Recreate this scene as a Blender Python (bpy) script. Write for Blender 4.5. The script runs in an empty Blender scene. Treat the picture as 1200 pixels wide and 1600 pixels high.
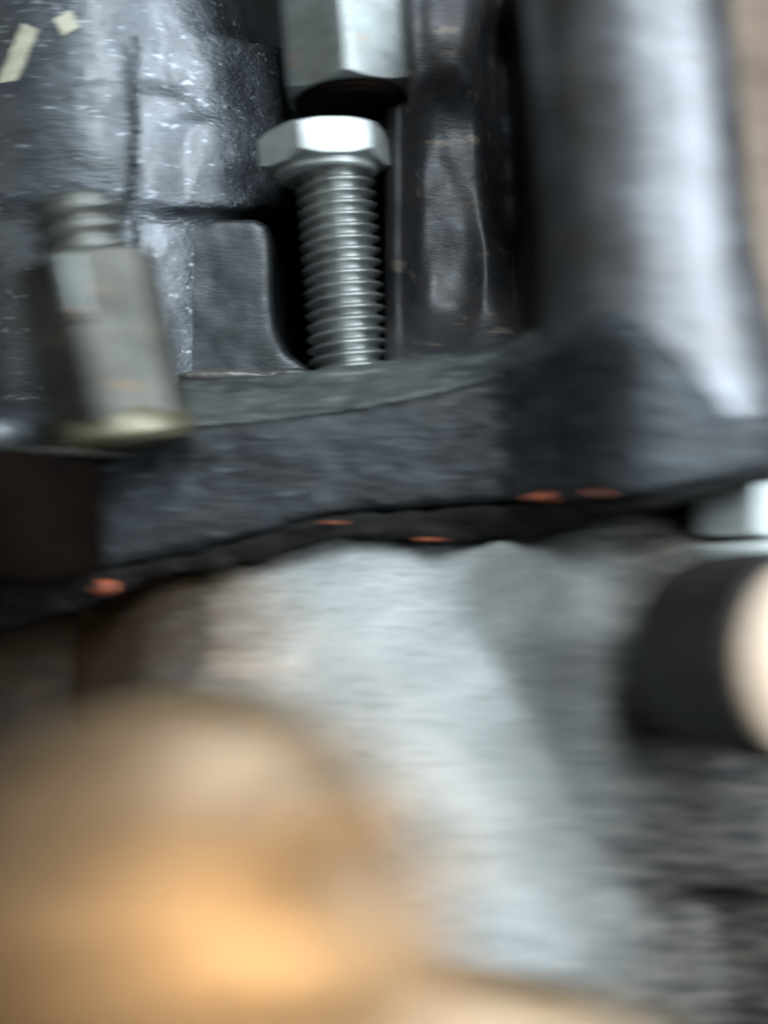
import bpy, bmesh, math, random
from mathutils import Vector, Matrix, noise
random.seed(7)
sc = bpy.context.scene
COL = sc.collection
MM = 0.001                       # everything below is written in millimetres
DIST = 180.0                     # camera to the plane of the bolt

# ------------------------------------------------------------------ camera
cam_d = bpy.data.cameras.new("camera")
cam = bpy.data.objects.new("camera", cam_d); COL.objects.link(cam)
cam.location = (0, -DIST * MM, 0)
cam.rotation_euler = (math.radians(90), 0, 0)
cam_d.sensor_fit = 'HORIZONTAL'; cam_d.sensor_width = 36.0
cam_d.lens = 36.0 * DIST / 120.0
cam_d.clip_start = 0.005; cam_d.clip_end = 20.0
cam_d.dof.use_dof = True
cam_d.dof.focus_distance = (DIST + 13.0) * MM
cam_d.dof.aperture_fstop = 12.0
cam_d.dof.aperture_ratio = 0.2
sc.camera = cam

# ------------------------------------------------------------------ world (dim workshop) and lamps
w = bpy.data.worlds.new("World"); sc.world = w; w.use_nodes = True
bg = w.node_tree.nodes['Background']
bg.inputs[0].default_value = (0.62, 0.72, 0.80, 1); bg.inputs[1].default_value = 0.05

def area(name, loc, target, sx, sy, power, col):
    l = bpy.data.lights.new(name, 'AREA'); l.shape = 'RECTANGLE'; l.size = sx * MM; l.size_y = sy * MM
    l.energy = power; l.color = col
    o = bpy.data.objects.new(name, l); COL.objects.link(o)
    o.location = Vector(loc) * MM
    o.rotation_euler = (Vector(target) - Vector(loc)).to_track_quat('-Z', 'Y').to_euler()
    return o
area("daylight_window", (55, -420, 330), (0, 0, 0), 110, 320, 3.5, (0.82, 0.93, 1.0))
area("left_fill", (-330, -260, 90), (0, 0, 10), 160, 220, 0.15, (0.97, 1.0, 0.92))  # added dim fill, lifts the left faces of bolt and nuts
area("side_window", (225, -215, 110), (35, -20, 20), 95, 260, 2.3, (0.80, 0.91, 1.0))
wl = area("warm_work_lamp", (50, -385, 12), (-13, -90, -40), 22, 22, 0.0155, (1.0, 0.68, 0.34)); wl.data.spread = math.radians(14)

sc.view_settings.view_transform = 'Standard'
sc.view_settings.look = 'None'
sc.view_settings.exposure = 0.0
sc.view_settings.gamma = 1.0
sc.cycles.use_denoising = True
sc.cycles.max_bounces = 6

# ------------------------------------------------------------------ helpers
def P(px, py, Y=0.0):
    k = (DIST + Y) / DIST
    return Vector(((px - 600) / 10 * k, Y, (800 - py) / 10 * k))

def thing(name, label, cat, base, group=None):
    o = bpy.data.objects.new(name, None); COL.objects.link(o)
    o.location = Vector(base) * MM; o.empty_display_size = 0.01
    o['label'] = label; o['category'] = cat
    if group: o['group'] = group
    return o

def obj(name, bm, mat, parent=None, base=None, smooth=35):
    off = Vector((0, 0, 0))
    if parent:
        p = parent
        while p:
            off += Vector(p.location) / MM; p = p.parent
    elif base is not None: off = Vector(base)
    bm.normal_update()
    me = bpy.data.meshes.new(name)
    for v in bm.verts: v.co = (v.co - off) * MM
    bmesh.ops.recalc_face_normals(bm, faces=bm.faces)
    bm.to_mesh(me); bm.free()
    for p_ in me.polygons: p_.use_smooth = True
    if smooth and smooth < 180: me.set_sharp_from_angle(angle=math.radians(smooth))
    me.materials.append(mat)
    o = bpy.data.objects.new(name, me); COL.objects.link(o)
    if parent: o.parent = parent
    elif base is not None: o.location = off * MM
    return o

_tex = {}
def clouds(scale, depth=2):
    k = (scale, depth)
    if k not in _tex:
        t = bpy.data.textures.new("cast_skin", 'CLOUDS'); t.noise_scale = scale * MM; t.noise_depth = depth
        _tex[k] = t
    return _tex[k]

def cast(o, voxel=0.8, it=8, bumps=((6, 0.8), (1.6, 0.35))):
    m = o.modifiers.new("remesh", 'REMESH'); m.mode = 'VOXEL'; m.voxel_size = voxel * MM; m.use_smooth_shade = True
    s = o.modifiers.new("smooth", 'SMOOTH'); s.factor = 0.5; s.iterations = it
    for sc_, st in bumps:
        d = o.modifiers.new("skin", 'DISPLACE'); d.texture = clouds(sc_); d.strength = st * MM; d.mid_level = 0.5
        d.texture_coords = 'LOCAL'
    return o

def box(bm, lo, hi, rot=None):
    lo = Vector(lo); hi = Vector(hi); c = (lo + hi) / 2; s = hi - lo
    m = Matrix.Translation(c)
    if rot: m = m @ rot
    m = m @ Matrix.Diagonal((abs(s.x), abs(s.y), abs(s.z), 1))
    bmesh.ops.create_cube(bm, size=1, matrix=m)

def pbox(bm, x0, y0, x1, y1, Y0, Y1):
    a = P(x0, y0, Y0); b = P(x1, y1, Y0)
    box(bm, (min(a.x, b.x), Y0, min(a.z, b.z)), (max(a.x, b.x), Y1, max(a.z, b.z)))

def ell(bm, c, r, seg=32, rot=None):
    m = Matrix.Translation(Vector(c))
    if rot: m = m @ rot
    bmesh.ops.create_uvsphere(bm, u_segments=seg, v_segments=seg // 2, radius=1, matrix=m @ Matrix.Diagonal((r[0], r[1], r[2], 1)))

def frame(a, b, roll=0.0):
    z = (Vector(b) - Vector(a)).normalized()
    x = Vector((1, 0, 0)); x = (x - z * x.dot(z)).normalized(); y = z.cross(x)
    R = Matrix((x, y, z)).transposed().to_4x4()
    return Matrix.Translation(Vector(a)) @ R @ Matrix.Rotation(roll, 4, 'Z')

def lathe(bm, a, b, prof, n=64):
    """prof: list of (distance along a->b, radius)"""
    M = frame(a, b); rings = []
    for z, r in prof:
        rings.append([bm.verts.new(M @ Vector((r * math.cos(t * 2 * math.pi / n), r * math.sin(t * 2 * math.pi / n), z))) for t in range(n)])
    for i in range(len(rings) - 1):
        for t in range(n):
            bm.faces.new((rings[i][t], rings[i][(t + 1) % n], rings[i + 1][(t + 1) % n], rings[i + 1][t]))
    bm.faces.new(rings[0][::-1]); bm.faces.new(rings[-1])

def threaded(bm, a, b, r, pitch, n=72, per=10, end=0.0):
    """a cylinder with a real helical V thread"""
    a = Vector(a); b = Vector(b); L = (b - a).length; M = frame(a, b)
    rows = int(L / pitch * per); d = pitch * 0.72; rings = []
    for i in range(rows + 1):
        z = L * i / rows; ring = []
        for t in range(n):
            th = t / n
            ph = (z / pitch - th) % 1.0
            tri = abs(2 * ph - 1)                      # 0 crest .. 1 root
            tri = min(1, max(0, (tri - 0.12) / 0.74)); tri = tri * tri * (3 - 2 * tri) * .5 + tri * .5
            rr = r - d * tri
            if end: rr = min(rr, r - end + min(z, L - z) * 1.0) if min(z, L - z) < end else rr
            rr += 0.05 * noise.noise(Vector((math.cos(th * 6.283) * 3, math.sin(th * 6.283) * 3, z * 1.3)))
            ring.append(bm.verts.new(M @ Vector((rr * math.cos(th * 2 * math.pi), rr * math.sin(th * 2 * math.pi), z))))
        rings.append(ring)
    for i in range(rows):
        for t in range(n):
            bm.faces.new((rings[i][t], rings[i][(t + 1) % n], rings[i + 1][(t + 1) % n], rings[i + 1][t]))
    bm.faces.new(rings[0][::-1]); bm.faces.new(rings[-1])

def hexbar(bm, a, b, R, roll, cr=0.7, ch0=True, ch1=True, bore=0.0, rc=0.90):
    """hexagonal bar with rounded corners and the arcs a turned chamfer leaves on every flat"""
    a = Vector(a); b = Vector(b); L = (b - a).length; M = frame(a, b, roll)
    ap = R * math.cos(math.pi / 6); pts = []
    for k in range(6):
        c0 = k * math.pi / 3
        m0 = c0 + math.pi / 6
        for j in range(5):                              # rounded corner
            t = c0 - math.pi / 6 + (math.pi / 3) * j / 4
            cc = (ap - cr) / math.cos(math.pi / 6)
            pts.append(Vector((cc * math.cos(c0) + cr * math.cos(t), cc * math.sin(c0) + cr * math.sin(t))))
        t1 = c0 + math.pi / 6; cc = (ap - cr) / math.cos(math.pi / 6)
        A = pts[-1]; c1 = c0 + math.pi / 3
        B = Vector((cc * math.cos(c1) + cr * math.cos(t1), cc * math.sin(c1) + cr * math.sin(t1)))
        for j in range(1, 10): pts.append(A.lerp(B, j / 10))
    rcz = R * rc; n = len(pts)
    def zc(r): return max(0.0, (r - rcz)) * 0.62
    rings = []
    def ring(f): rings.append([bm.verts.new(M @ Vector(f(p))) for p in pts])
    if bore:
        ring(lambda p: (p.normalized().x * bore, p.normalized().y * bore, 3.5))
        ring(lambda p: (p.normalized().x * bore, p.normalized().y * bore, 0.8))
        ring(lambda p: (p.normalized().x * (bore + .8), p.normalized().y * (bore + .8), 0))
    if ch0: ring(lambda p: (p.normalized().x * min(rcz, p.length) * .985, p.normalized().y * min(rcz, p.length) * .985, 0))
    ring(lambda p: (p.x, p.y, zc(p.length) + 0.08 if ch0 else 0))
    ring(lambda p: (p.x, p.y, L - zc(p.length) - 0.08 if ch1 else L))
    if ch1: ring(lambda p: (p.normalized().x * min(rcz, p.length) * .985, p.normalized().y * min(rcz, p.length) * .985, L))
    for i in range(len(rings) - 1):
        for t in range(n):
            bm.faces.new((rings[i][t], rings[i][(t + 1) % n], rings[i + 1][(t + 1) % n], rings[i + 1][t]))
    bm.faces.new(rings[0][::-1]); bm.faces.new(rings[-1])

def loft(bm, secs):
    rings = [[bm.verts.new(Vector(p)) for p in s] for s in secs]; n = len(rings[0])
    for i in range(len(rings) - 1):
        for t in range(n):
            bm.faces.new((rings[i][t], rings[i][(t + 1) % n], rings[i + 1][(t + 1) % n], rings[i + 1][t]))
    bm.faces.new(rings[0][::-1]); bm.faces.new(rings[-1])

def interp(tab, x):
    if x <= tab[0][0]: return tab[0][1]
    for (x0, y0), (x1, y1) in zip(tab, tab[1:]):
        if x <= x1: return y0 + (y1 - y0) * (x - x0) / (x1 - x0)
    return tab[-1][1]

# ------------------------------------------------------------------ materials
def mat(name, c0, c1, rough=(0.4, 0.6), metal=0.0, mix_scale=0.15, bump=0.3, bump_scale=1.2, stretch=0.3,
        fine=0.0, fine_scale=4.0, speck=None, speck_amt=0.0, speck_scale=0.8, extra=None, coat=0.0, dist=0.3, spec=0.5):
    m = bpy.data.materials.new(name); m.use_nodes = True
    nt = m.node_tree; N = nt.nodes; Lk = nt.links; bs = N['Principled BSDF']
    tc = N.new('ShaderNodeTexCoord'); mp = N.new('ShaderNodeMapping')
    mp.inputs['Scale'].default_value = (1000 * stretch, 1000, 1000)
    Lk.new(tc.outputs['Object'], mp.inputs['Vector'])
    def nz(scale, detail=4, rg=0.6):
        n = N.new('ShaderNodeTexNoise'); n.inputs['Scale'].default_value = scale
        n.inputs['Detail'].default_value = detail; n.inputs['Roughness'].default_value = rg
        Lk.new(mp.outputs[0], n.inputs['Vector']); return n
    def ramp(src, p0, p1, v0=0.0, v1=1.0):
        r = N.new('ShaderNodeMapRange'); r.inputs['From Min'].default_value = p0; r.inputs['From Max'].default_value = p1
        r.inputs['To Min'].default_value = v0; r.inputs['To Max'].default_value = v1
        Lk.new(src, r.inputs['Value']); return r.outputs[0]
    def mix(f, a, b):
        x = N.new('ShaderNodeMix'); x.data_type = 'RGBA'
        Lk.new(f, x.inputs[0])
        for i, v in ((6, a), (7, b)):
            if isinstance(v, tuple): x.inputs[i].default_value = (*v, 1)
            else: Lk.new(v, x.inputs[i])
        return x.outputs[2]
    big = nz(mix_scale)
    col = mix(ramp(big.outputs[0], 0.35, 0.65), c0, c1)
    ro = ramp(nz(mix_scale * 4).outputs[0], 0.3, 0.7, rough[0], rough[1])
    if extra: col = extra(N, Lk, tc, mp, nz, ramp, mix, col)
    if speck:
        s = ramp(nz(speck_scale, 2).outputs[0], 0.62, 0.70, 0, speck_amt)
        col = mix(s, col, speck)
    Lk.new(col, bs.inputs['Base Color']); Lk.new(ro, bs.inputs['Roughness'])
    bs.inputs['Metallic'].default_value = metal
    bs.inputs['Coat Weight'].default_value = coat; bs.inputs['Coat Roughness'].default_value = 0.25
    bs.inputs['Specular IOR Level'].default_value = spec
    b = N.new('ShaderNodeBump'); b.inputs['Strength'].default_value = bump; b.inputs['Distance'].default_value = dist * MM
    Lk.new(nz(bump_scale, 5, 0.65).outputs[0], b.inputs['Height'])
    last = b
    if fine:
        b2 = N.new('ShaderNodeBump'); b2.inputs['Strength'].default_value = fine; b2.inputs['Distance'].default_value = 0.1 * MM
        Lk.new(nz(fine_scale, 3).outputs[0], b2.inputs['Height']); Lk.new(b.outputs[0], b2.inputs['Normal']); last = b2
    Lk.new(last.outputs[0], bs.inputs['Normal'])
    return m

m_house = mat("grey painted cast iron", (0.028, 0.032, 0.036), (0.072, 0.081, 0.092), (0.30, 0.42), 0.6, 0.12, 0.75, 1.1, 0.22,
              0.5, 2.6, (0.40, 0.43, 0.47), 0.45, 0.9, spec=1.0, dist=0.45, coat=0.35)
m_black = mat("black oily cast iron", (0.004, 0.005, 0.0055), (0.026, 0.030, 0.034), (0.42, 0.62), 0.1, 0.13, 0.8, 0.6, 0.4,
              0.4, 2.2, (0.13, 0.145, 0.16), 0.4, 0.6, spec=0.4, dist=0.6)
m_lip = mat("grey iron edge with painted light", (0.030, 0.034, 0.033), (0.075, 0.083, 0.080), (0.34, 0.5), 0.4, 0.2, 0.9, 0.9, 0.2, 0.4, 2.4, (0.25, 0.27, 0.25), 0.5, 0.6, dist=0.4)  # lighter tone imitates light caught on the chamfer
m_web = mat("dark brown stained cast iron", (0.017, 0.020, 0.024), (0.034, 0.030, 0.029), (0.45, 0.6), 0.2, 0.11, 0.4, 0.7, 0.4,
            0.4, 2.2, (0.16, 0.12, 0.09), 0.5, 0.3, spec=0.6, dist=0.3)
m_zinc = mat("bright zinc plated steel", (0.29, 0.31, 0.295), (0.42, 0.445, 0.435), (0.40, 0.55), 0.4, 0.3, 0.35, 0.8, 0.5, 0.2, 3.0)
m_thread = mat("oiled steel thread", (0.22, 0.23, 0.222), (0.38, 0.395, 0.38), (0.33, 0.42), 0.85, 0.25, 0.08, 0.8, 0.5, 0.15, 3.0)
m_steel = mat("dull grey green steel", (0.12, 0.132, 0.125), (0.19, 0.205, 0.20), (0.30, 0.48), 0.7, 0.16, 0.35, 0.6, 0.5, 0.2, 3.0,
              (0.22, 0.11, 0.05), 0.5, 0.25)
m_oldsteel = mat("brown oiled steel", (0.026, 0.026, 0.021), (0.066, 0.064, 0.053), (0.34, 0.5), 0.6, 0.14, 0.35, 0.6, 0.5, 0.2, 3.0,
                 (0.12, 0.07, 0.035), 0.5, 0.22)
m_shaft = mat("glossy black enamelled casting", (0.070, 0.067, 0.067), (0.135, 0.137, 0.144), (0.44, 0.54), 0.85, 0.07, 0.4, 0.30, 0.3, 0.2, 2.0, (0.10, 0.08, 0.06), 0.4, 0.16, spec=1.0)
m_panel = mat("smooth dark painted panel", (0.018, 0.021, 0.023), (0.038, 0.043, 0.047), (0.36, 0.5), 0.3, 0.10, 0.2, 0.6, 0.3, 0.2, 2.4, spec=0.7)
m_rim = mat("grey brown painted edge highlight", (0.08, 0.078, 0.07), (0.13, 0.125, 0.11), (0.4, 0.5), 0.4, 0.3, 0.3, 0.8)  # pale tone imitates the highlight line along the foot
m_olive = mat("steel with painted warm reflection", (0.03, 0.026, 0.017), (0.15, 0.135, 0.085), (0.36, 0.46), 0.5, 0.2, 0.3, 0.8)  # yellow tone imitates warm light reflected under the nut
m_oldthread = mat("dull steel thread", (0.15, 0.152, 0.138), (0.25, 0.252, 0.232), (0.26, 0.36), 0.7, 0.2, 0.2, 0.8)
def grime_and_painted_light(N, Lk, tc, mp, nz, ramp, mix, col):
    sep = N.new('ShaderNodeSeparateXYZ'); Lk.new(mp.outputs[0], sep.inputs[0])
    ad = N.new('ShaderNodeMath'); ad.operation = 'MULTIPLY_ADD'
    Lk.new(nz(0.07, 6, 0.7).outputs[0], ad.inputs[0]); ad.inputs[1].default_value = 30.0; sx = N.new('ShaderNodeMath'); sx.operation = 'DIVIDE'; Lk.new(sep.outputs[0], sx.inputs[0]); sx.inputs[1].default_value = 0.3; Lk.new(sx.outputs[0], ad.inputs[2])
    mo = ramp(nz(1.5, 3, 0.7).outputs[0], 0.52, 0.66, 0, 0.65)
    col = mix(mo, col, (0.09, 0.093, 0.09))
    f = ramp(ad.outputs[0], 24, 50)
    g = ramp(ad.outputs[0], -12, -30, 0, 0.45)  # tan tint paints warm light onto the left of the casing
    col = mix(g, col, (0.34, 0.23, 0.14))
    g2 = ramp(ad.outputs[0], -20, -34)  # dark brown paints the shadow at the far left
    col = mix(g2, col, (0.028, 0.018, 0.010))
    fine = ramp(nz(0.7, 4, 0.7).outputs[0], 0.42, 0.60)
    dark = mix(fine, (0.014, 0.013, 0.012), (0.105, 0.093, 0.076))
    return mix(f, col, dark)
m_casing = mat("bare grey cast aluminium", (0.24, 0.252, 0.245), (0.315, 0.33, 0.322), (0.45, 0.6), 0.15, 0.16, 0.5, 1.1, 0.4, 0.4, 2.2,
               (0.10, 0.10, 0.095), 0.35, 0.4, extra=grime_and_painted_light, dist=0.5)
m_tan = mat("brushed tan brass", (0.12, 0.083, 0.048), (0.20, 0.140, 0.082), (0.40, 0.50), 0.5, 0.07, 0.25, 0.2, 0.3, 0.2, 1.0, dist=0.4, spec=0.7)
m_brown = mat("dark brown painted shade", (0.006, 0.0035, 0.0018), (0.016, 0.010, 0.005), (0.6, 0.8), 0.0, 0.08, 0.4, 0.4, 0.4, spec=0.15)  # dark colour paints shade at the lower left
m_boss = mat("black brown enamel", (0.0025, 0.002, 0.0018), (0.007, 0.0045, 0.0035), (0.5, 0.65), 0.0, 0.12, 0.4, 0.5, 0.4, spec=0.0)
m_gasket = mat("black gasket rubber", (0.004, 0.004, 0.004), (0.012, 0.011, 0.010), (0.6, 0.8), 0.0, 0.2, 0.8, 0.6, 0.4, spec=0.1)
m_orange = mat("orange sealant", (0.10, 0.025, 0.012), (0.50, 0.11, 0.03), (0.5, 0.7), 0.0, 0.5, 0.7, 0.9, 1.0)
m_rubber = mat("dull black rubber", (0.006, 0.0055, 0.005), (0.026, 0.021, 0.017), (0.5, 0.7), 0.0, 0.09, 0.4, 0.4, 0.5)
m_peach = mat("pale peach plastic", (0.62, 0.46, 0.33), (0.68, 0.51, 0.37), (0.45, 0.55), 0.0, 0.06, 0.1, 0.4)
m_paint = mat("cream paint", (0.26, 0.25, 0.18), (0.36, 0.34, 0.26), (0.5, 0.6), 0.0, 0.5, 0.5, 1.0)
m_wall = mat("brown plaster wall", (0.13, 0.088, 0.06), (0.30, 0.225, 0.165), (0.7, 0.9), 0.0, 0.045, 0.5, 0.1, 0.5)
m_pit = mat("black gap shade", (0.004, 0.004, 0.004), (0.006, 0.006, 0.006), (0.7, 0.9), 0.0, 0.1, 0.5, 0.5, spec=0.05)  # black colour paints the shade inside the gaps

# ------------------------------------------------------------------ setting: what lies behind
bm = bmesh.new(); box(bm, (-500, 160, -400), (500, 170, 400))
o = obj('wall', bm, m_wall, base=(0, 160, -400)); o['kind'] = 'structure'

t = thing('dark_backing', 'black block added to darken the gap behind the bright threaded bolt', 'block', (0, 60, 0))  # backing added to block light in the gaps
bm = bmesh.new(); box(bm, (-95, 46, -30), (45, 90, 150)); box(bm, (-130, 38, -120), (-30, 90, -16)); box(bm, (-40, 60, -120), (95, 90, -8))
cast(obj('added_block_body', bm, m_pit, t), 2.0, 4)

# ------------------------------------------------------------------ left housing
t = thing('round_housing', 'rounded grey cast iron housing with speckled vertical highlight, left of the bright bolt', 'housing', (-48, 24, 10))
bm = bmesh.new()
HC = Vector((-50.5, 30, 0)); HR = 31.0
lathe(bm, HC + Vector((-1, 0, 0)), HC + Vector((-1, 0, 200)), [(14, 29.3), (46, 29.7), (50, 31.4), (66, 31.8), (68, HR), (83, HR), (88, 30), (91, 26), (93, 22), (160, 21)], 96)
secs = []
for px, Y in ((215, 4), (250, 3), (290, 4.4), (330, 6.8), (370, 9.6), (405, 12.4), (426, 14.2)):
    yt = 40 + (px - 215) * .12
    s = [P(px, 326, Y), P(px, 190, Y - .4), P(px, 178, Y + .9), P(px, yt, Y + 1.6), P(px, yt, 44), P(px, 326, 44)]
    for v in s: v.x = s[0].x
    s[4].z = s[3].z; s[5].z = s[0].z; secs.append(s)
s = [v + Vector((2.2, 1.5, 0)) for v in secs[-1]]; secs.append(s)
loft(bm, secs)
cast(obj('upper_body', bm, m_house, t), 0.7, 12, ((9, 0.6), (1.5, 0.12)))
def prism(bm, pts, Y0, Y1):
    fr = [bm.verts.new(P(x, y, Y0)) for x, y in pts]; bk = [bm.verts.new(P(x, y, Y0) + Vector((0, Y1 - Y0, 0))) for x, y in pts]
    n = len(pts)
    for k in range(n): bm.faces.new((fr[k], fr[(k + 1) % n], bk[(k + 1) % n], bk[k]))
    bm.faces.new(fr[::-1]); bm.faces.new(bk)
edge = [(245, 385), (275, 356), (330, 342), (395, 338), (420, 350), (426, 380), (427, 480), (433, 520), (448, 550), (470, 566), (500, 577)]
bm = bmesh.new()
prism(bm, [(120, 640), (120, 450), (225, 410)] + edge + [(505, 640)], 8.5, 44)
ell(bm, P(180, 480, 12), (9, 8, 22))
cast(obj('lower_block', bm, m_panel, t), 0.6, 12, ((9, 0.8),))
bm = bmesh.new(); ell(bm, P(352, 588, 7.5), (8, 2.2, 1.2)); ell(bm, P(450, 585, 9), (7, 2.0, 1.0)); cast(obj('foot_edge_highlight', bm, m_rim, t), 0.35, 6)
bm = bmesh.new()
for i in range(26):
    py = 60 + i * 13; pp = P(212 + random.uniform(-3, 3), py, -0.9)
    ell(bm, pp + Vector((0, 0.35, 0)), (0.7, 1.0, random.uniform(0.5, 1.1)), 8)
cast(obj('parting_ridge', bm, m_house, t), 0.35, 2, ((1.2, 0.4),))
def patch(pts, wd, name, lift=0.3):
    bm = bmesh.new(); (ax, ay), (bx, by) = pts; n = 10
    A = P(ax, ay, 0); B = P(bx, by, 0); d = (B - A).normalized(); s = Vector((-d.z, 0, d.x)) * wd / 2
    grid = []
    for i in range(n + 1):
        row = []
        for j in (-1, -.33, .33, 1):
            p = A.lerp(B, i / n) + s * j * (1 + 0.1 * math.sin(i * 2.1))
            for _ in range(3):
                dx = p.x - (HC.x - 1.5); y = HC.y - math.sqrt(max(0, HR ** 2 - dx * dx))
                k = (DIST + y) / DIST
                p = Vector(((A.lerp(B, i / n) + s * j * (1 + .18 * noise.noise(Vector((i * .9, j * 3, ax))))).x * k, y, (A.lerp(B, i / n) + s * j * (1 + .18 * noise.noise(Vector((i * .9, j * 3, ax))))).z * k))
            row.append(bm.verts.new(p + Vector((0, -lift, 0))))
        grid.append(row)
    for i in range(n):
        for j in range(3): bm.faces.new((grid[i][j], grid[i][j + 1], grid[i + 1][j + 1], grid[i + 1][j]))
    ext = bmesh.ops.extrude_face_region(bm, geom=bm.faces[:])
    for v in [g for g in ext['geom'] if isinstance(g, bmesh.types.BMVert)]: v.co.y += lift + 0.6
    o = obj(name, bm, m_paint, t); return o
patch(((4, 146), (48, 42)), 2.6, 'paint_mark')
patch(((92, 44), (118, 30)), 3.0, 'paint_mark')

# ------------------------------------------------------------------ central bolt
a = P(548, 600, 3); b = P(522, 262, 3)
t = thing('hex_bolt', 'bright zinc hex bolt with coarse thread standing upright in the middle', 'bolt', a)
bm = bmesh.new(); threaded(bm, a, b, 6.2, 1.80, end=0.0); obj('threaded_shank', bm, m_thread, t, smooth=60)
ax = (b - a).normalized()
hc = P(510, 267, 3)
bm = bmesh.new(); lathe(bm, hc - ax * 1.2, hc + ax * 0.6, [(0, 7.6), (0.3, 8.0), (1.8, 8.2)]); obj('washer_face', bm, m_zinc, t)
bm = bmesh.new(); hexbar(bm, hc, hc + ax * 5.5, 10.7, math.radians(13), 0.6, rc=0.885); obj('head', bm, m_zinc, t)

# ------------------------------------------------------------------ long nut above the bolt
a = P(546, 155, 3); b = P(520, -160, 3); ax = (b - a).normalized()
t = thing('coupling_nut', 'long grey hex coupling nut hanging point down above the bright bolt head', 'nut', a)
bm = bmesh.new(); hexbar(bm, a, b, 11.0, math.radians(-90), 1.7, rc=0.88); obj('hex_body', bm, m_steel, t)
bm = bmesh.new(); lathe(bm, a - ax * 1.6, a + ax * 0.5, [(0, 7.8), (0.8, 8.6), (2, 8.8)]); obj('end_boss', bm, m_boss, t)

# ------------------------------------------------------------------ leaning stud and nuts at the left
a = P(196, 700, -22); b = P(118, 318, -22); ax = (b - a).normalized(); L = (b - a).length
def along(py):                                  # point of the axis seen at that height
    f = (700 - py) / (700 - 318); return a.lerp(b, f)
t = thing('threaded_stud', 'grey threaded stud end leaning left out of the nut in front of the round housing', 'stud', along(420))
bm = bmesh.new(); threaded(bm, along(440), b, 6.5, 2.7, end=0.8); obj('thread', bm, m_oldthread, t, smooth=60)
t = thing('flange_nut', 'long dull hex nut on the leaning stud, with a painted corner highlight and a painted warm reflection on its base', 'nut', along(695))
bm = bmesh.new(); hexbar(bm, along(676), along(416), 10.2, math.radians(-34), 1.6, rc=0.9); obj('nut_body', bm, m_oldsteel, t)
fr_ = frame(along(676), along(416), math.radians(-34)); 
def corner(py, r_): return along(py) + (fr_.to_3x3() @ Vector((math.cos(math.radians(-60)) * r_, math.sin(math.radians(-60)) * r_, 0)))
bm = bmesh.new(); lathe(bm, corner(512, 8.6), corner(422, 8.6), [(0, 1.0), (0.5, 1.5), (8, 1.5), (8.6, 1.0)], 24); obj('corner_highlight', bm, m_steel, t)  # pale strip models the highlight on the nut ridge
bm = bmesh.new(); lathe(bm, corner(524, 8.1), corner(519, 8.1), [(0, 1.8), (0.2, 2.2), (0.5, 1.9)], 24); obj('corner_highlight', bm, m_steel, t)
bm = bmesh.new(); lathe(bm, along(702), along(640), [(0, 8.8), (1.0, 9.8), (3.0, 9.8), (4.5, 8.8)]); obj('collar', bm, m_olive, t)

# ------------------------------------------------------------------ black boss at far left
c = P(30, 900, -24)
t = thing('black_boss', 'short black cylindrical boss at the left edge under the leaning nut', 'boss', c)
bm = bmesh.new(); lathe(bm, c, P(30, 708, -24), [(0, 10.5), (1.5, 11.3), (15.6, 11.4), (16.6, 11.0)]); obj('boss_body', bm, m_boss, t)
bm = bmesh.new(); lathe(bm, P(60, 716, -22), P(60, 706, -22), [(0, 12.0), (0.4, 12.3), (0.8, 12.0)]); obj('rim', bm, m_oldsteel, t)
bm = bmesh.new(); ell(bm, P(10, 690, -10), (11, 12, 6)); box(bm, P(-60, 760, -10), P(110, 705, 20)); cast(obj('shoulder', bm, m_house, t), 0.8, 6)

# ------------------------------------------------------------------ black bracket: beam, hub and web
t = thing('cast_bracket', 'black cast iron bracket whose thick bar crosses the middle of the picture', 'bracket', (15, 5, 0))
top_edge = [(100, 600), (290, 596), (400, 590), (490, 580), (600, 566), (720, 548), (800, 532), (850, 505), (900, 478), (950, 470), (1000, 488), (1050, 528), (1100, 572), (1140, 596), (1180, 612), (1250, 625)]
lip = [(100, 706), (290, 668), (400, 660), (560, 640), (680, 615), (760, 594), (840, 560), (880, 535), (920, 515), (960, 510), (1000, 525), (1050, 565), (1100, 612), (1140, 636), (1180, 645), (1250, 655)]
bot = [(100, 905), (160, 900), (300, 872), (400, 846), (480, 818), (600, 806), (700, 800), (830, 794), (900, 792), (1000, 790), (1080, 770), (1200, 742), (1250, 738)]
front = [(100, -16), (600, -15), (700, -14.5), (740, -13.8), (780, -14), (820, -18), (860, -24), (900, -30), (950, -35), (1010, -38), (1080, -38), (1200, -33), (1250, -30)]
secs = []
px = 150
while px <= 1240:
    f = interp(front, px); te, li, bo = interp(top_edge, px), interp(lip, px), interp(bot, px)
    q = f + 8 - 3.5 * min(1, max(0, (px - 850) / 60))
    s = [P(px, bo, f + 5), P(px, bo - 14, f), P(px, li + 10, f), P(px, li, f + 0.8), P(px, te, q), P(px, te, q + 20), P(px, bo, q + 20)]
    s[5].x = s[6].x = s[4].x; s[5].z = s[4].z; s[6].z = s[0].z
    secs.append(s); px += 15
bm = bmesh.new(); loft(bm, secs)
cast(obj('beam', bm, m_black, t), 0.6, 14, ((12, 1.2), (2.2, 0.5)))
def sm(a, b, x):
    u = min(1, max(0, (x - a) / (b - a))); return u * u * (3 - 2 * u)
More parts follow.
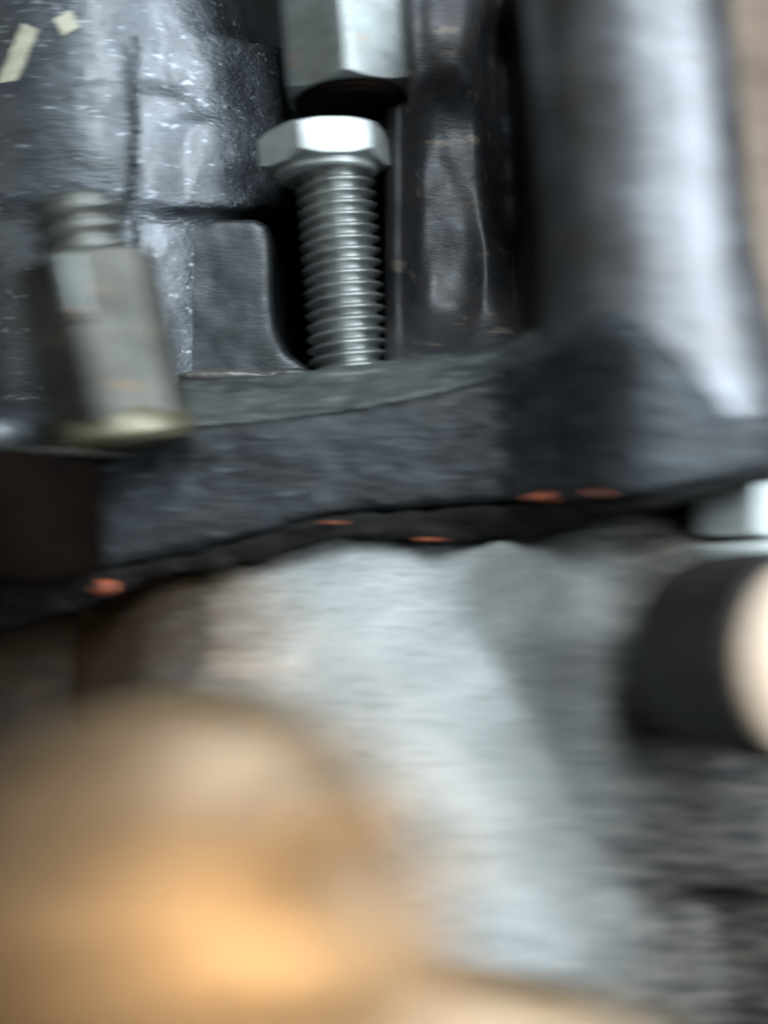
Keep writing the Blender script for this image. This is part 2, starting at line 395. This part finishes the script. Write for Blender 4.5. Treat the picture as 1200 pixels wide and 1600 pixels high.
def depth(px, py):
    """distance of the web's surface behind the bolt, with its pocket, rib and gap"""
    y = 7.0
    y -= 4.0 * math.exp(-((px - 622) / 20) ** 2) * (1 - sm(480, 560, py) * .6)      # rib next to the bolt
    e = (abs((px - 695) / 62) ** 2.5 + abs((py - 330) / 215) ** 3)
    y += 4.0 * (1 - sm(0.1, 1.3, e))                                               # concave pocket
    y += 22.0 * math.exp(-((px - (790 + 0.05 * (py - 200))) / 30) ** 2) * (1 - sm(330, 540, py)) * (0.55 + 0.45 * sm(420, 200, abs(py - 200) * 2))
    y -= 16.0 * sm(800, 930, px)
    y -= 9.0 * sm(470, 600, py)                                                      # flares down into the bar
    y -= 3.0 * math.exp(-((px - 690) / 60) ** 2 - ((py - 60) / 90) ** 2)
    q = Vector((px / 55, py / 80, 1.7)); y += 0.7 * noise.fractal(q, 1.0, 2.0, 2)
    return y
bm = bmesh.new(); g = []; nx, ny = 90, 150
for i in range(ny + 1):
    row = []
    for j in range(nx + 1):
        px = 603 + (950 - 603) * j / nx; py = -80 + 690 * i / ny; row.append(bm.verts.new(P(px, py, depth(px, py))))
    g.append(row)
bk = []
for i in range(ny + 1):
    for j in range(nx): 
        if i < ny: bm.faces.new((g[i][j], g[i][j + 1], g[i + 1][j + 1], g[i + 1][j]))
rim_ = [g[0][j] for j in range(nx + 1)] + [g[i][nx] for i in range(1, ny + 1)] + [g[ny][j] for j in range(nx - 1, -1, -1)] + [g[i][0] for i in range(ny - 1, 0, -1)]
back = [bm.verts.new(Vector((v.co.x, 46, v.co.z))) for v in rim_]
for k in range(len(rim_)): bm.faces.new((rim_[k], rim_[(k + 1) % len(rim_)], back[(k + 1) % len(rim_)], back[k]))
bm.faces.new(back)
obj('web', bm, m_web, t, smooth=70)

bm = bmesh.new(); secs = []; px = 285
while px <= 850:
    f = interp(front, px); te, li = interp(top_edge, px), interp(lip, px)
    p0 = P(px, li - 3, f + 0.3); p1 = P(px, te - 3, f + 7.4); u = Vector((0, 2, -1.5))
    secs.append([p0, p1, p1 + u, p0 + u]); px += 15
loft(bm, secs); cast(obj('lit_lip', bm, m_lip, t), 0.35, 2, ((2.5, 0.5), (1.0, 0.25)))

# ------------------------------------------------------------------ shaft
a = P(1035, 690, -18); b = P(965, -140, -18)
L = (b - a).length
bm = bmesh.new()
lathe(bm, a, b, [(0, 17.5), (8, 17.2), (16, 16.0), (24, 15.0), (34, 14.4), (50, 14.2), (L, 14.0)], 96)
cast(obj('column', bm, m_shaft, t), 0.8, 10, ((25, 1.2), (4, 0.25)))

# ------------------------------------------------------------------ gasket with sealant
t = thing('rubber_gasket', 'thin black gasket squeezed out under the bracket bar with orange sealant spots', 'gasket', P(500, 850, -10))
gb = [(-60, 1000), (0, 985), (100, 960), (170, 935), (240, 905), (420, 876), (480, 856), (560, 836), (640, 842), (720, 852), (830, 848), (900, 830), (1000, 800), (1100, 778), (1250, 742)]
secs = []; px = -40
while px <= 1240:
    bo = interp(gb, px) + random.uniform(-7, 5); te = min(interp(bot, px) - 8, bo - 10); f = interp(front, px) + 1.5
    if px < 150: te = 880; f = -17 + random.uniform(-.3, .3)
    s = [P(px, bo, f), P(px, te, f - .5), P(px, te, f + 16), P(px, bo, f + 16)]
    s[2].x = s[3].x = s[0].x; s[2].z = s[1].z; s[3].z = s[0].z
    secs.append(s); px += 14
bm = bmesh.new(); loft(bm, secs); cast(obj('gasket_strip', bm, m_gasket, t), 0.6, 3, ((4, 1.8), (1.5, 0.9)))
for (x, y, rx, rz) in ((162, 918, 2.0, 1.3), (520, 817, 2.4, 0.22), (855, 777, 3.2, 0.8), (945, 772, 2.4, 0.5), (675, 843, 2.6, 0.2)):
    f = interp(front, x) + 2.5 if x > 200 else -18
    if x > 200 and y < interp(bot, x): f = interp(front, x) + 0.6
    if x == 520: f = interp(front, x) - 0.2
    if x == 675: f = interp(front, x) + 0.6
    bm = bmesh.new(); k = (DIST + f) / DIST; ell(bm, P(x, y, f), (rx * k * .9, 0.9, rz * k * .8), 14)
    cast(obj('sealant_bead', bm, m_orange, t), 0.2, 2, ((1.4, 1.4), (0.5, 0.4)))

# ------------------------------------------------------------------ lower casing
t = thing('lower_casing', 'pale bare cast casing bulging forward below the black bracket, grimy at its right', 'casing', (10, 20, -60))
bm = bmesh.new()
ell(bm, (6, 26, -74), (66, 66, 78), 64)
secs = []
for k in range(30):
    px = -80 + k * 45; tp = interp(gb, px) - 14
    pr = [(tp, -7), (tp + 25, -9.5), (tp + 80, -14), (tp + 170, -19), (1400, -20), (1500, 10), (1500, 40), (tp, 40)]
    sc_ = [P(px, py_, Y_ + (0 if px > 240 else (240 - px) * .06) - 11 * min(1, max(0, (px - 720) / 150))) for py_, Y_ in pr]
    for v in sc_: v.x = P(px, 0, -10).x
    for v in sc_[5:7]: v.z = sc_[4].z
    sc_[7].z = sc_[0].z
    secs.append(sc_)
loft(bm, secs)
ell(bm, P(1080, 950, 0), (20, 22, 13)); ell(bm, P(1180, 850, 4), (12, 22, 7))
ell(bm, P(1230, 1380, -5), (30, 26, 40))
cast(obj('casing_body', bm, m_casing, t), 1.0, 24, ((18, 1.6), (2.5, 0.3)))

t = thing('shade_block', 'dark brown block standing in for shade at the lower left behind the tan cover', 'block', (-70, 0, -60))  # added in place of the shadowed left end of the casing
bm = bmesh.new(); ell(bm, (-60, 12, -45), (32, 30, 34)); cast(obj('added_block_body', bm, m_brown, t), 1.5, 5, ((10, 2), ))

# ------------------------------------------------------------------ tan cover in the foreground
t = thing('tan_cover', 'smooth tan rounded cover filling the lower left foreground with golden glints', 'cover', P(380, 1700, -65))
bm = bmesh.new()
ell(bm, P(300, 1510, -84), (22.3, 11, 23.5), 64)
ell(bm, P(700, 1760, -84), (17, 10, 12), 48); ell(bm, P(380, 1750, -84), (24, 12, 15), 48)
ell(bm, P(462, 1345, -90.6), (3.6, 3.6, 9.5), 48, Matrix.Rotation(math.radians(38), 4, 'Y')); ell(bm, P(740, 1790, -84), (21, 9, 15), 48)
cast(obj('cover_body', bm, m_tan, t), 1.0, 24, ((12, 1.0),))

# ------------------------------------------------------------------ nut and washer at the right edge
a = P(1172, 836, -22)
t = thing('zinc_nut', 'blurred white zinc hex nut at the right edge above the pale washer', 'nut', a)
bm = bmesh.new(); hexbar(bm, a, P(1172, 752, -22), 8.6, math.radians(-100), 0.9); obj('nut_body', bm, m_zinc, t)
t = thing('zinc_washer', 'pale round washer under the white nut at the right edge', 'washer', P(1175, 866, -22))
bm = bmesh.new(); lathe(bm, P(1175, 868, -22), P(1172, 838, -22), [(0, 9.6), (0.3, 10), (1.8, 10), (2.4, 9.0)]); obj('washer_ring', bm, m_zinc, t)

# ------------------------------------------------------------------ rubber roller with pale end
n = Vector((0.50, -0.86, 0.05)).normalized()
e = P(1290, 1030, -52)
t = thing('rubber_roller', 'stubby black rubber roller with a pale peach end at the right edge', 'roller', e - n * 24)
bm = bmesh.new(); lathe(bm, e - n * 23, e, [(0, 8), (2.5, 10.6), (6, 11.4), (12, 12.0), (21.6, 12.2), (22.2, 12.5), (23, 11.6)], 64); obj('roller_body', bm, m_rubber, t)
bm = bmesh.new(); lathe(bm, e - n * 0.5, e + n * 1.6, [(0, 11.6), (1.0, 11.7), (1.7, 11.2), (2.1, 10.0)], 64); obj('end_cap', bm, m_peach, t)
